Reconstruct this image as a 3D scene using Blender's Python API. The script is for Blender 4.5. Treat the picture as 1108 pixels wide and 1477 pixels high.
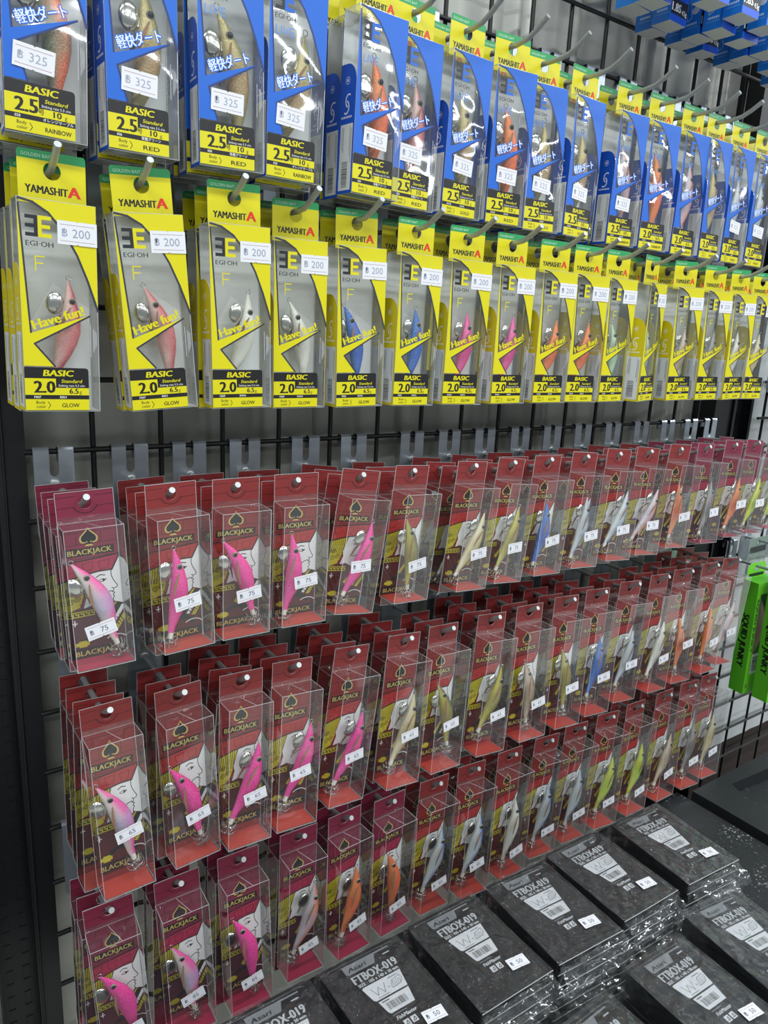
import bpy, bmesh, math, random
from mathutils import Vector, Matrix
from mathutils.geometry import tessellate_polygon

for o in list(bpy.data.objects):
    bpy.data.objects.remove(o)
SC = bpy.context.scene
COL = SC.collection
RND = random.Random(7)
PI = math.pi

# ------------------------------------------------------------------ camera
F_PX, W_PX, H_PX = 1069.0, 1108, 1477
cam_d = bpy.data.cameras.new('camera')
cam_d.sensor_fit = 'VERTICAL'
cam_d.sensor_height = 36.0
cam_d.lens = F_PX * 36.0 / H_PX
cam_d.clip_start = 0.02
cam = bpy.data.objects.new('camera', cam_d)
COL.objects.link(cam)
_r = Vector((0.8237, -0.5650, 0.0488)); _u = Vector((0.0961, 0.2239, 0.9699)); _f = Vector((0.5589, 0.7941, -0.2387))
_m = Matrix((( _r.x, _u.x, -_f.x), (_r.y, _u.y, -_f.y), (_r.z, _u.z, -_f.z)))
cam.matrix_world = Matrix.Translation((-0.4231, -0.8353, 0.1421)) @ _m.to_quaternion().to_matrix().to_4x4()
SC.camera = cam

# ------------------------------------------------------------------ world, lamps, exposure
wd = bpy.data.worlds.new('shop_air'); SC.world = wd
wd.use_nodes = True
wd.node_tree.nodes['Background'].inputs[0].default_value = (0.86, 0.95, 1.0, 1)
wd.node_tree.nodes['Background'].inputs[1].default_value = 0.32
SC.view_settings.view_transform = 'Standard'
SC.view_settings.look = 'None'
SC.view_settings.exposure = -0.10
SC.view_settings.gamma = 1.0
SC.view_settings.use_curve_mapping = False
SC.cycles.transparent_max_bounces = 40
SC.cycles.max_bounces = 8
SC.cycles.glossy_bounces = 3
SC.cycles.diffuse_bounces = 3
SC.cycles.caustics_reflective = False
SC.cycles.caustics_refractive = False

def tube_lamp(x, y, z, length, power, along='x'):
    d = bpy.data.lights.new('ceiling_tube', 'AREA')
    d.shape = 'RECTANGLE'; d.size = length; d.size_y = 0.10
    d.energy = power; d.color = (0.93, 0.98, 1.0)
    o = bpy.data.objects.new('ceiling_tube', d); COL.objects.link(o)
    o.location = (x, y, z)
    o.rotation_euler = (0, 0, 0 if along == 'x' else PI / 2)
    return o
CEIL = 1.75
for yy in (-1.1, -2.9, -4.7):
    for xx in (-1.4, 0.4, 2.2, 4.0, 5.8):
        tube_lamp(xx, yy, CEIL, 1.25, 26.0)

# ------------------------------------------------------------------ colours and materials
def lin(v):
    v /= 255.0
    return v / 12.92 if v <= 0.04045 else ((v + 0.055) / 1.055) ** 2.4
def rgb(r, g, b):
    return (lin(r), lin(g), lin(b), 1.0)

def mat(name):
    m = bpy.data.materials.new(name); m.use_nodes = True
    n = m.node_tree.nodes; l = m.node_tree.links
    return m, n, l, n['Principled BSDF']
def bump(n, l, bs, scale, strength, detail=2.0, dist=0.002, coord='Object', stretch=None):
    tc = n.new('ShaderNodeTexCoord'); nz = n.new('ShaderNodeTexNoise'); bp = n.new('ShaderNodeBump')
    nz.inputs['Scale'].default_value = scale; nz.inputs['Detail'].default_value = detail
    bp.inputs['Strength'].default_value = strength; bp.inputs['Distance'].default_value = dist
    if stretch:
        mp = n.new('ShaderNodeMapping'); mp.inputs['Scale'].default_value = stretch
        l.new(tc.outputs[coord], mp.inputs[0]); l.new(mp.outputs[0], nz.inputs['Vector'])
    else:
        l.new(tc.outputs[coord], nz.inputs['Vector'])
    l.new(nz.outputs['Fac'], bp.inputs['Height'])
    if bs is not None:
        l.new(bp.outputs[0], bs.inputs['Normal'])
    return nz, bp
def solid(name, col, rough=0.5, metal=0.0, spec=0.5, bscale=None, bstr=0.2, vary=0.0, vscale=8.0):
    m, n, l, b = mat(name)
    b.inputs['Base Color'].default_value = col
    b.inputs['Roughness'].default_value = rough
    b.inputs['Metallic'].default_value = metal
    b.inputs['Specular IOR Level'].default_value = spec
    if bscale:
        bump(n, l, b, bscale, bstr)
    if vary:
        tc = n.new('ShaderNodeTexCoord'); nz = n.new('ShaderNodeTexNoise'); rp = n.new('ShaderNodeValToRGB')
        nz.inputs['Scale'].default_value = vscale; nz.inputs['Detail'].default_value = 6
        l.new(tc.outputs['Object'], nz.inputs['Vector'])
        rp.color_ramp.elements[0].position = 0.35; rp.color_ramp.elements[1].position = 0.7
        rp.color_ramp.elements[0].color = tuple(c * (1 - vary) for c in col[:3]) + (1,)
        rp.color_ramp.elements[1].color = tuple(min(1, c * (1 + vary)) for c in col[:3]) + (1,)
        l.new(nz.outputs['Fac'], rp.inputs[0]); l.new(rp.outputs[0], b.inputs['Base Color'])
    return m
def attr_mat(name, rough=0.4, metal=0.0, spec=0.5, speck=None, bscale=None, bstr=0.15):
    m, n, l, b = mat(name)
    a = n.new('ShaderNodeAttribute'); a.attribute_name = 'col'
    b.inputs['Roughness'].default_value = rough; b.inputs['Metallic'].default_value = metal
    b.inputs['Specular IOR Level'].default_value = spec
    if speck:
        tc = n.new('ShaderNodeTexCoord'); vo = n.new('ShaderNodeTexVoronoi'); mx = n.new('ShaderNodeMix'); mx.data_type = 'RGBA'
        rp = n.new('ShaderNodeValToRGB')
        vo.inputs['Scale'].default_value = speck
        rp.color_ramp.elements[0].position = 0.25; rp.color_ramp.elements[1].position = 0.6
        rp.color_ramp.elements[0].color = (0.16, 0.16, 0.16, 1); rp.color_ramp.elements[1].color = (0, 0, 0, 1)
        l.new(tc.outputs['Object'], vo.inputs['Vector']); l.new(vo.outputs['Distance'], rp.inputs[0])
        mp = n.new('ShaderNodeMath'); mp.operation = 'MULTIPLY'; mp.inputs[1].default_value = 1.0
        l.new(rp.outputs[0], mp.inputs[0]); l.new(mp.outputs[0], mx.inputs[0])
        l.new(a.outputs['Color'], mx.inputs[6]); mx.inputs[7].default_value = (0.85, 0.85, 0.82, 1)
        l.new(mx.outputs[2], b.inputs['Base Color'])
    else:
        l.new(a.outputs['Color'], b.inputs['Base Color'])
    if bscale:
        bump(n, l, b, bscale, bstr)
    return m
def film(name, tint=(0.982, 0.99, 0.99, 1), haze=0.05, base=0.06, rough=0.06, wscale=25.0, wstr=0.25, dist=0.004, hz=(0.8, 0.84, 0.86, 1)):
    m = bpy.data.materials.new(name); m.use_nodes = True
    n = m.node_tree.nodes; l = m.node_tree.links
    n.remove(n['Principled BSDF'])
    out = n['Material Output']
    tr = n.new('ShaderNodeBsdfTransparent'); tr.inputs[0].default_value = tint
    gl = n.new('ShaderNodeBsdfGlossy'); gl.inputs['Roughness'].default_value = rough; gl.inputs[0].default_value = (1, 1, 1, 1)
    df = n.new('ShaderNodeBsdfDiffuse'); df.inputs[0].default_value = hz
    nz, bp = bump(n, l, None, wscale, wstr, 1.5, dist, coord='Object')
    geo = n.new('ShaderNodeNewGeometry'); oi = n.new('ShaderNodeObjectInfo')
    ad = n.new('ShaderNodeVectorMath'); ad.operation = 'ADD'
    l.new(geo.outputs['Position'], ad.inputs[0]); l.new(oi.outputs['Random'], ad.inputs[1])
    l.new(ad.outputs[0], nz.inputs['Vector'])
    l.new(bp.outputs[0], gl.inputs['Normal'])
    lw = n.new('ShaderNodeLayerWeight'); lw.inputs['Blend'].default_value = 0.5
    l.new(bp.outputs[0], lw.inputs['Normal'])
    pw = n.new('ShaderNodeMath'); pw.operation = 'POWER'; pw.inputs[1].default_value = 3.0
    l.new(lw.outputs['Facing'], pw.inputs[0])
    ma = n.new('ShaderNodeMath'); ma.operation = 'MULTIPLY_ADD'; ma.inputs[1].default_value = 0.85; ma.inputs[2].default_value = base
    l.new(pw.outputs[0], ma.inputs[0])
    m1 = n.new('ShaderNodeMixShader'); m1.inputs[0].default_value = haze
    l.new(tr.outputs[0], m1.inputs[1]); l.new(df.outputs[0], m1.inputs[2])
    m2 = n.new('ShaderNodeMixShader')
    l.new(ma.outputs[0], m2.inputs[0]); l.new(m1.outputs[0], m2.inputs[1]); l.new(gl.outputs[0], m2.inputs[2])
    l.new(m2.outputs[0], out.inputs[0])
    return m

M_PRINT = attr_mat('printed_card', rough=0.38)
M_STICK = attr_mat('sticker_paper', rough=0.7)
M_LURE = attr_mat('lure_cloth_foil', rough=0.33, metal=0.15, speck=900.0, bscale=700.0, bstr=0.25)
M_FILM = film('clear_pvc', haze=0.024, base=0.055, rough=0.05, wscale=11.0, wstr=0.75, dist=0.008)
M_WRAP = film('crinkled_wrap', haze=0.02, base=0.07, rough=0.10, wscale=55.0, wstr=0.9, dist=0.006)
M_EDGE = film('pvc_edge', haze=0.34, base=0.12, rough=0.2, wscale=20, wstr=0.1, hz=(0.95, 0.97, 0.98, 1))  # whitish haze stands in for the light that box and wrap edges catch
M_CHROME = solid('zinc_plate', rgb(190, 199, 208), 0.30, 0.75, bscale=60, bstr=0.05)
M_ROD = solid('hook_rod', rgb(178, 182, 182), 0.36, 0.55)
M_STEEL = solid('hook_steel', rgb(190, 190, 186), 0.22, 1.0)
M_BLACKW = solid('black_wire', rgb(16, 16, 18), 0.45)
M_POST = solid('black_post_paint', rgb(11, 12, 16), 0.42, bscale=120, bstr=0.08)
def dusty(name, col, rough, amount=0.62):
    m = solid(name, col, rough, bscale=300, bstr=0.2)
    n = m.node_tree.nodes; l = m.node_tree.links; b = n['Principled BSDF']
    tc = n.new('ShaderNodeTexCoord'); big = n.new('ShaderNodeTexNoise'); fine = n.new('ShaderNodeTexNoise'); ml = n.new('ShaderNodeMath'); rp = n.new('ShaderNodeValToRGB')
    big.inputs['Scale'].default_value = 7; fine.inputs['Scale'].default_value = 260; fine.inputs['Detail'].default_value = 1
    ml.operation = 'MULTIPLY'
    l.new(tc.outputs['Object'], big.inputs['Vector']); l.new(tc.outputs['Object'], fine.inputs['Vector'])
    l.new(big.outputs['Fac'], ml.inputs[0]); l.new(fine.outputs['Fac'], ml.inputs[1])
    rp.color_ramp.elements[0].position = 0.30; rp.color_ramp.elements[0].color = col
    rp.color_ramp.elements[1].position = amount; rp.color_ramp.elements[1].color = rgb(150, 152, 150)
    e = rp.color_ramp.elements.new(0.42); e.color = tuple(min(1, c * 1.4) for c in col[:3]) + (1,)
    l.new(ml.outputs[0], rp.inputs[0]); l.new(rp.outputs[0], b.inputs['Base Color'])
    return m
M_TABLE = dusty('black_plastic_top', rgb(24, 27, 30), 0.5, 0.47)
M_CASE = dusty('black_case_plastic', rgb(19, 22, 25), 0.30, 0.80)
M_LEAD = solid('sinker_metal', rgb(205, 205, 198), 0.18, 1.0)
M_FEATHER = solid('brown_feather', rgb(142, 104, 76), 0.7)

# ------------------------------------------------------------------ mesh helpers
def link(name, me, parent=None):
    o = bpy.data.objects.new(name, me); COL.objects.link(o)
    if parent is not None:
        o.parent = parent
    return o
def tag(o, label=None, cat=None, group=None, kind=None):
    if label: o['label'] = label
    if cat: o['category'] = cat
    if group: o['group'] = group
    if kind: o['kind'] = kind
    return o
def thing(name, label, cat, group=None, loc=(0, 0, 0), rot=(0, 0, 0)):
    o = bpy.data.objects.new(name, None); COL.objects.link(o)
    o.empty_display_size = 0.02; o.location = loc; o.rotation_euler = rot
    return tag(o, label, cat, group)

class MB:
    """collects polygons with a colour each"""
    def __init__(s):
        s.v = []; s.f = []; s.c = []; s.mi = []; s.sm = []
        s.xf = Matrix.Identity(4)
    def face(s, pts, col=(1, 1, 1, 1), mi=0, smooth=False):
        k = len(s.v)
        s.v += [s.xf @ Vector(p) for p in pts]
        s.f.append(tuple(range(k, k + len(pts)))); s.c.append(col); s.mi.append(mi); s.sm.append(smooth)
    def mesh(s, vs, fs, col=(1, 1, 1, 1), mi=0, smooth=False):
        k = len(s.v)
        s.v += [s.xf @ Vector(p) for p in vs]
        for i, f in enumerate(fs):
            s.f.append(tuple(k + j for j in f)); s.c.append(col[i] if isinstance(col, list) else col); s.mi.append(mi); s.sm.append(smooth)
    def box(s, x0, x1, y0, y1, z0, z1, col=(1, 1, 1, 1), mi=0):
        p = [(x, y, z) for x in (x0, x1) for y in (y0, y1) for z in (z0, z1)]
        s.mesh(p, [(0, 1, 3, 2), (4, 6, 7, 5), (0, 4, 5, 1), (2, 3, 7, 6), (0, 2, 6, 4), (1, 5, 7, 3)], col, mi)
    def tube(s, path, r, seg=8, col=(1, 1, 1, 1), mi=0, cap=True, smooth=True):
        path = [Vector(p) for p in path]; n = len(path); vs = []
        rr = r if isinstance(r, (list, tuple)) else [r] * n
        a = None
        for i, p in enumerate(path):
            t = (path[min(i + 1, n - 1)] - path[max(i - 1, 0)]).normalized()
            if a is None:
                a = t.orthogonal().normalized()
            a = (a - t * a.dot(t)).normalized(); b = t.cross(a)
            for k in range(seg):
                w = 2 * PI * k / seg
                vs.append(p + (a * math.cos(w) + b * math.sin(w)) * rr[i])
        fs = [(i * seg + k, i * seg + (k + 1) % seg, (i + 1) * seg + (k + 1) % seg, (i + 1) * seg + k) for i in range(n - 1) for k in range(seg)]
        s.mesh(vs, fs, col, mi, smooth)
        if cap:
            s.mesh([vs[k] for k in range(seg)][::-1], [tuple(range(seg))], col, mi)
            s.mesh([vs[(n - 1) * seg + k] for k in range(seg)], [tuple(range(seg))], col, mi)
    def ellipsoid(s, c, rx, ry, rz, nu=10, nv=6, col=(1, 1, 1, 1), mi=0):
        vs = []; fs = []
        for i in range(nv + 1):
            a = -PI / 2 + PI * i / nv
            for k in range(nu):
                w = 2 * PI * k / nu
                vs.append((c[0] + rx * math.cos(a) * math.cos(w), c[1] + ry * math.cos(a) * math.sin(w), c[2] + rz * math.sin(a)))
        for i in range(nv):
            for k in range(nu):
                fs.append((i * nu + k, i * nu + (k + 1) % nu, (i + 1) * nu + (k + 1) % nu, (i + 1) * nu + k))
        s.mesh(vs, fs, col, mi, True)
    def build(s, name, mats, attr=True):
        me = bpy.data.meshes.new(name)
        me.from_pydata([tuple(v) for v in s.v], [], s.f)
        for m in (mats if isinstance(mats, (list, tuple)) else [mats]):
            me.materials.append(m)
        me.polygons.foreach_set('material_index', s.mi)
        me.polygons.foreach_set('use_smooth', s.sm)
        if attr:
            ca = me.color_attributes.new('col', 'FLOAT_COLOR', 'CORNER')
            buf = []
            for f, c in zip(s.f, s.c):
                if c and isinstance(c[0], tuple):
                    for q in c: buf += q
                else:
                    buf += list(c) * len(f)
            ca.data.foreach_set('color', buf)
        me.update()
        return me

# ------------------------------------------------------------------ flat print
_TX = {}
_FONT_H = [None]
def text_tris(t, bold):
    key = (t, bold)
    if key not in _TX:
        cu = bpy.data.curves.new('t', 'FONT'); cu.body = t; cu.size = 1.0; cu.resolution_u = 2; cu.offset = bold
        cu.fill_mode = 'FRONT'
        ob = bpy.data.objects.new('t', cu); COL.objects.link(ob)
        me = bpy.data.meshes.new_from_object(ob)
        me.calc_loop_triangles()
        vs = [(v.co.x, v.co.y) for v in me.vertices]
        ts = [tuple(t_.vertices) for t_ in me.loop_triangles]
        bpy.data.objects.remove(ob); bpy.data.curves.remove(cu); bpy.data.meshes.remove(me)
        _TX[key] = (vs, ts)
    return _TX[key]
def cap_h():
    if _FONT_H[0] is None:
        vs, _ = text_tris('H', 0.0); _FONT_H[0] = max(v[1] for v in vs) - min(v[1] for v in vs)
    return _FONT_H[0]

class Art(MB):
    """print on a sheet: x to the right, z up (mm), layers step out towards -y"""
    STEP = 0.00006
    def __init__(s, y0=0.0):
        super().__init__(); s.y0 = y0; s.n = 0
    def L(s, layer):
        s.n += 1                                      # a hair apart, so that overlapping prints never share a plane
        return s.y0 - layer * s.STEP - (s.n % 36) * 1.5e-6
    def _tri(s, loops, col, y):
        pts = [p for lp in loops for p in lp]
        tr = tessellate_polygon([[Vector((p[0], p[1], 0)) for p in lp] for lp in loops])
        vs = [(p[0] * .001, y, p[1] * .001) for p in pts]; fs = []
        for a, b, c in tr:
            ar = (pts[b][0] - pts[a][0]) * (pts[c][1] - pts[a][1]) - (pts[c][0] - pts[a][0]) * (pts[b][1] - pts[a][1])
            fs.append((a, b, c) if ar > 0 else (a, c, b))
        s.mesh(vs, fs, col)
        return vs, fs
    def poly(s, pts, col, layer=1, holes=()):
        s._tri([pts] + list(holes), col, s.L(layer))
    def rect(s, x0, x1, z0, z1, col, layer=1):
        s.poly([(x0, z0), (x1, z0), (x1, z1), (x0, z1)], col, layer)
    def slab(s, pts, col, thick, holes=(), back=None):
        """card stock with thickness: front face at y0, back at y0+thick (mm)"""
        y1 = s.y0 + thick * .001
        vs, fs = s._tri([pts] + list(holes), col, s.y0)
        s.mesh([(v[0], y1, v[2]) for v in vs], [(a, c, b) for a, b, c in fs], back or col)
        for lp in [pts] + list(holes):
            n = len(lp)
            for i in range(n):
                p, q = lp[i], lp[(i + 1) % n]
                s.face([(p[0] * .001, s.y0, p[1] * .001), (p[0] * .001, y1, p[1] * .001), (q[0] * .001, y1, q[1] * .001), (q[0] * .001, s.y0, q[1] * .001)], (0.75, 0.73, 0.7, 1))
    def stroke(s, pts, w, col, layer=2):
        for i in range(len(pts) - 1):
            p, q = Vector(pts[i]), Vector(pts[i + 1]); d = q - p
            if d.length < 1e-6: continue
            n = Vector((-d.y, d.x)).normalized() * w / 2; e = d.normalized() * w * .3
            a, b = p - e, q + e
            s.poly([tuple(a - n), tuple(b - n), tuple(b + n), tuple(a + n)], col, layer)
    def disc(s, x, z, r, col, layer=2, n=14, rz=None):
        rz = rz or r
        s.poly([(x + r * math.cos(2 * PI * k / n), z + rz * math.sin(2 * PI * k / n)) for k in range(n)], col, layer)
    def text(s, t, x, z, h, col, layer=3, align='L', w=None, shear=0.0, rot=0.0, bold=0.0, ring=0.0):
        vs, ts = text_tris(t, 0.0)
        if not vs: return
        k = h / cap_h()
        x0 = min(v[0] for v in vs); x1 = max(v[0] for v in vs)
        kx = k if w is None else w / (x1 - x0)
        wid = (x1 - x0) * kx
        off = {'L': 0, 'C': -wid / 2, 'R': -wid}[align]
        ca, sa = math.cos(math.radians(rot)), math.sin(math.radians(rot))
        be = bold * 1.35 * k
        if ring:
            sh = [(ring * math.cos(2 * PI * i / 8), ring * math.sin(2 * PI * i / 8)) for i in range(8)]
        elif bold:
            sh = [(-be, 0), (be, 0)] + ([(0, 0)] if bold > .02 else [])
        else:
            sh = [(0, 0)]
        for dx, dz_ in sh:
            out = []; yl = s.L(layer)
            for v in vs:
                px = (v[0] - x0) * kx + off + dx; pz = v[1] * k + dz_; px += shear * pz
                out.append(((x + ca * px - sa * pz) * .001, yl, (z + sa * px + ca * pz) * .001))
            fs = []
            for a, b, c in ts:
                A, B, C_ = out[a], out[b], out[c]
                ar = (B[0] - A[0]) * (C_[2] - A[2]) - (C_[0] - A[0]) * (B[2] - A[2])
                fs.append((a, b, c) if ar > 0 else (a, c, b))
            s.mesh(out, fs, col)
    def barcode(s, x0, x1, z0, z1, col, layer=3, vert=False, seed=1):
        r = random.Random(seed); p = (z0 if vert else x0); end = (z1 if vert else x1)
        while p < end - .4:
            w = r.choice((.35, .5, .8)); w = min(w, end - p)
            if vert: s.rect(x0, x1, p, p + w, col, layer)
            else: s.rect(p, p + w, z0, z1, col, layer)
            p += w + r.choice((.4, .6, .9))
def arc(cx, cz, rx, rz, a0, a1, n):
    return [(cx + rx * math.cos(math.radians(a0 + (a1 - a0) * i / n)), cz + rz * math.sin(math.radians(a0 + (a1 - a0) * i / n))) for i in range(n + 1)]

K_BLACK = rgb(24, 24, 27); K_WHITE = rgb(232, 232, 230); K_YEL = rgb(218, 208, 10); K_GREEN = rgb(30, 150, 84)
K_RED = rgb(226, 48, 30); K_BLUE = rgb(10, 98, 202); K_GOLD = rgb(196, 176, 96)
ORD = ['first', 'second', 'third', 'fourth', 'fifth', 'sixth', 'seventh', 'eighth', 'ninth', 'tenth', 'eleventh', 'twelfth',
       'thirteenth', 'fourteenth', 'fifteenth', 'sixteenth', 'seventeenth', 'eighteenth']

# ================================================================== the place: walls, floor, table
G = 0.075                                     # grid pitch
M_PANEL = solid('grey_sheet_panel', rgb(186, 186, 178), 0.36, 0.2, bscale=14, bstr=0.05, vary=0.12, vscale=5)
M_PANELW = solid('white_sheet_panel', rgb(196, 200, 202), 0.45, vary=0.06)
M_BROWN = solid('dark_brown_wall', rgb(52, 38, 36), 0.8, bscale=40, bstr=0.3, vary=0.3)
M_FLOOR = solid('floor_tile', rgb(188, 186, 180), 0.4, vary=0.1)

def corrugated(name, x0, x1, z0, z1, y, m, seed, amp=1.0):
    r = random.Random(seed); b = MB(); xs = []; x = x0
    while x < x1:
        xs.append((x, y + amp * r.uniform(-.003, .003)))
        x += r.choice((.006, .010, .016, .028))
        if r.random() < .22:
            xs.append((x, y - .008 * amp)); x += .007; xs.append((x, y - .008 * amp)); x += .006
    xs.append((x1, y))
    vs = [(p[0], p[1], z) for z in (z0, z1) for p in xs]; n = len(xs)
    b.mesh(vs, [(i, i + 1, n + i + 1, n + i) for i in range(n - 1)], smooth=True)
    b.box(x0, x1, y + .012, y + .016, z0, z1)
    o = link(name, b.build(name, m, False)); return tag(o, kind='structure')
corrugated('wall_back', -0.300, 0.950, -0.95, 1.25, 0.048, M_PANEL, 3)
corrugated('wall_right', 1.075, 2.60, -0.850, 1.25, 0.060, M_PANELW, 5, .15)
corrugated('wall_left', -1.60, -0.364, -1.30, 1.25, 0.060, M_PANELW, 8, .15)
b = MB(); b.box(0.80, 2.60, 0.085, 0.12, -1.35, -0.80)
tag(link('wall_lower', b.build('wall_lower', M_BROWN, False)), kind='structure')
b = MB(); b.box(-4.5, 5.0, -6.5, 0.2, -1.40, -1.35)
tag(link('floor', b.build('floor', M_FLOOR, False)), kind='structure')

# ---- wire grid panels, every wire its own piece
def wire(name, p, q, r, parent):
    b = MB(); b.tube([p, q], r, 8)
    return link(name, b.build(name, M_BLACKW, False), parent)
gp = thing('wire_grid_panel', 'black square wire grid carrying the display hooks over grey sheet', 'grid panel', loc=(0, 0, 0))
for i in range(-3, 13):
    wire('vertical_wire', (i * G, .0055, -0.80), (i * G, .0055, 1.15), .0030, gp)
for j in range(-10, 16):
    wire('horizontal_wire', (-.296, 0, j * G), (.942, 0, j * G), .0030, gp)
gp2 = thing('wire_grid_panel', 'black wire grid over white sheet beside the green packs', 'grid panel', loc=(0, 0, 0))
for k in range(0, 10):
    wire('vertical_wire', (1.14 + k * .0805, .0055, -0.93), (1.14 + k * .0805, .0055, 1.05), .0028, gp2)
for j in range(-12, 14):
    wire('horizontal_wire', (1.11, 0, j * G), (1.92, 0, j * G), .0028, gp2)

# ---- slotted uprights: real slots through the face sheet
def slotted_post(label, x0, xr, x1, cols, ys, sw, sh, pitch, mirror=False):
    t = thing('slotted_post', label, 'post', loc=((x0 + x1) / 2, 0, -1.35))
    ox = t.location.x; oz = t.location.z
    a = Art(ys)
    a.y0 = ys
    z0, z1 = -1.345, 1.2
    holes = []
    z = z0 + .03
    while z < z1 - .04:
        for c in cols:
            holes.append([(1e3 * (c - sw / 2 - ox), 1e3 * (z - oz)), (1e3 * (c + sw / 2 - ox), 1e3 * (z - oz)), (1e3 * (c + sw / 2 - ox), 1e3 * (z + sh - oz)), (1e3 * (c - sw / 2 - ox), 1e3 * (z + sh - oz))])
        z += pitch
    sx0, sx1 = (x0, xr) if not mirror else (xr, x1)
    a.slab([(1e3 * (sx0 - ox), 1e3 * (z0 - oz)), (1e3 * (sx1 - ox), 1e3 * (z0 - oz)), (1e3 * (sx1 - ox), 1e3 * (z1 - oz)), (1e3 * (sx0 - ox), 1e3 * (z1 - oz))], (1, 1, 1, 1), 2.0, holes)
    link('slotted_face', a.build('slotted_face', M_POST, False), t)
    b = MB()
    b.box(sx0 - ox, sx1 - ox, ys + .022, ys + .024, z0 - oz, z1 - oz)
    b.box(sx0 - ox, sx0 - ox + .002, ys + .002, .06, z0 - oz, z1 - oz); b.box(sx1 - ox - .002, sx1 - ox, ys + .002, .06, z0 - oz, z1 - oz)
    link('channel_body', b.build('channel_body', M_POST, False), t)
    b = MB()
    px0, px1 = (xr, x1) if not mirror else (x0, xr)
    b.box(px0 - ox + .001, px1 - ox, ys + .004, .058, z0 - oz, z1 - oz)
    link('side_strip', b.build('side_strip', M_POST, False), t)
    b = MB(); b.tube([(xr - ox, ys, z0 - oz), (xr - ox, ys, z1 - oz)], .0016, 6)
    link('edge_bead', b.build('edge_bead', M_POST, False), t)
    return t
slotted_post('wide black slotted upright post beside the yellow and red packs', -0.362, -0.316, -0.294, (-.350, -.332), -.006, .0075, .019, .0375)
slotted_post('narrow black slotted upright post behind the lime green jigs', 0.945, 1.005, 1.075, (1.025, 1.055), -.006, .012, .030, .0500, True)

# ---- tables
t = thing('display_table', 'black display table under the stacked tackle boxes', 'table', loc=(0.1, -.45, -1.35))
b = MB(); b.box(-.75, .672, -.36, .300, .637, .667); link('table_top', b.build('table_top', M_TABLE, False), t)
for x, y in ((-.70, -.32), (.63, -.32), (-.70, .26), (.63, .26)):
    b = MB(); b.box(x - .02, x + .02, y - .02, y + .02, 0, .637); link('leg', b.build('leg', M_TABLE, False), t)
t = thing('storage_crate', 'dusty black plastic crate with recessed lid beside the tackle boxes', 'crate', loc=(1.135, -.473, -1.35))
b = MB(); b.box(-.345, .345, -.295, .295, .0, .652); link('body', b.build('body', M_TABLE, False), t)
a = Art(0)
circ = [(-262 + 50 * math.cos(2 * PI * k / 20), 92 + 50 * math.sin(2 * PI * k / 20)) for k in range(20)]
a.slab([(-350, -300), (350, -300), (350, 300), (-350, 300)], (1, 1, 1, 1), 25.0,
       [[(-286, 226), (-268, 176), (240, 160), (240, 240), (-262, 274)], circ])
lid = link('lid', a.build('lid', M_TABLE, False), t)
lid.rotation_euler = (-PI / 2, 0, 0); lid.location = (0, 0, .678)

# ================================================================== display hooks
ROWS = {'blue': (7, -.0075), 'yellow': (4, -.006), 'upper': (0, 0.0), 'middle': (-3, .0075), 'lower': (-6, 0.0), 'top': (10, .005)}
ROD = [(0, -.006, -.034), (0, -.050, -.0355), (0, -.095, -.0365), (0, -.112, -.0345), (0, -.126, -.0285), (0, -.1425, -.0190)]
def rod_z(y):
    for p, q in zip(ROD, ROD[1:]):
        if q[1] <= y <= p[1]:
            k = (y - p[1]) / (q[1] - p[1]); return p[2] + k * (q[2] - p[2])
    return ROD[-1][2]
def bracket_mesh():
    a = Art(-.0046)
    w, h = 20, 96
    out = [(-w, 2), (-w, -h + 10)] + arc(-w + 10, -h + 10, 10, 10, 180, 270, 4) + arc(w - 10, -h + 10, 10, 10, 270, 360, 4) + [(w, -h + 10), (w, 2), (4.6, 2)] + \
        [(4.6, -21)] + arc(0, -21, 4.6, 5.5, 0, -180, 8)[1:-1] + [(-4.6, -21), (-4.6, 2)]
    a.slab(out, (1, 1, 1, 1), 1.4)
    for s in (-1, 1):                                   # the two tongues folded over the bar
        x0, x1 = (s * .020, s * .0046)
        x0, x1 = min(x0, x1), max(x0, x1)
        pr = [(-.0046, .002), (-.003, .0045), (0, .0052), (.003, .0045), (.0046, .002), (.0050, -.012)]
        for (ya, za), (yb, zb) in zip(pr, pr[1:]):
            a.face([(x0, ya, za), (x1, ya, za), (x1, yb, zb), (x0, yb, zb)], smooth=True)
            a.face([(x0, yb + .0012, zb), (x1, yb + .0012, zb), (x1, ya + .0012, za), (x0, ya + .0012, za)], smooth=True)
    return a.build('bracket', M_CHROME, False)
def rod_mesh():
    b = MB(); b.tube(ROD, .0031, 10)
    b.ellipsoid((0, -.0045, -.034), .006, .0025, .006)
    return b.build('rod', M_ROD, False)
BRK, RODM = bracket_mesh(), rod_mesh()
def hook(x, row, label, group):
    j, dz = ROWS[row]
    t = thing('display_hook', label, 'hook', group, (x, -.0005, j * G))
    link('bracket', BRK, t)
    o = link('rod', RODM, t); o.location = (0, 0, dz)
    return t

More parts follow.
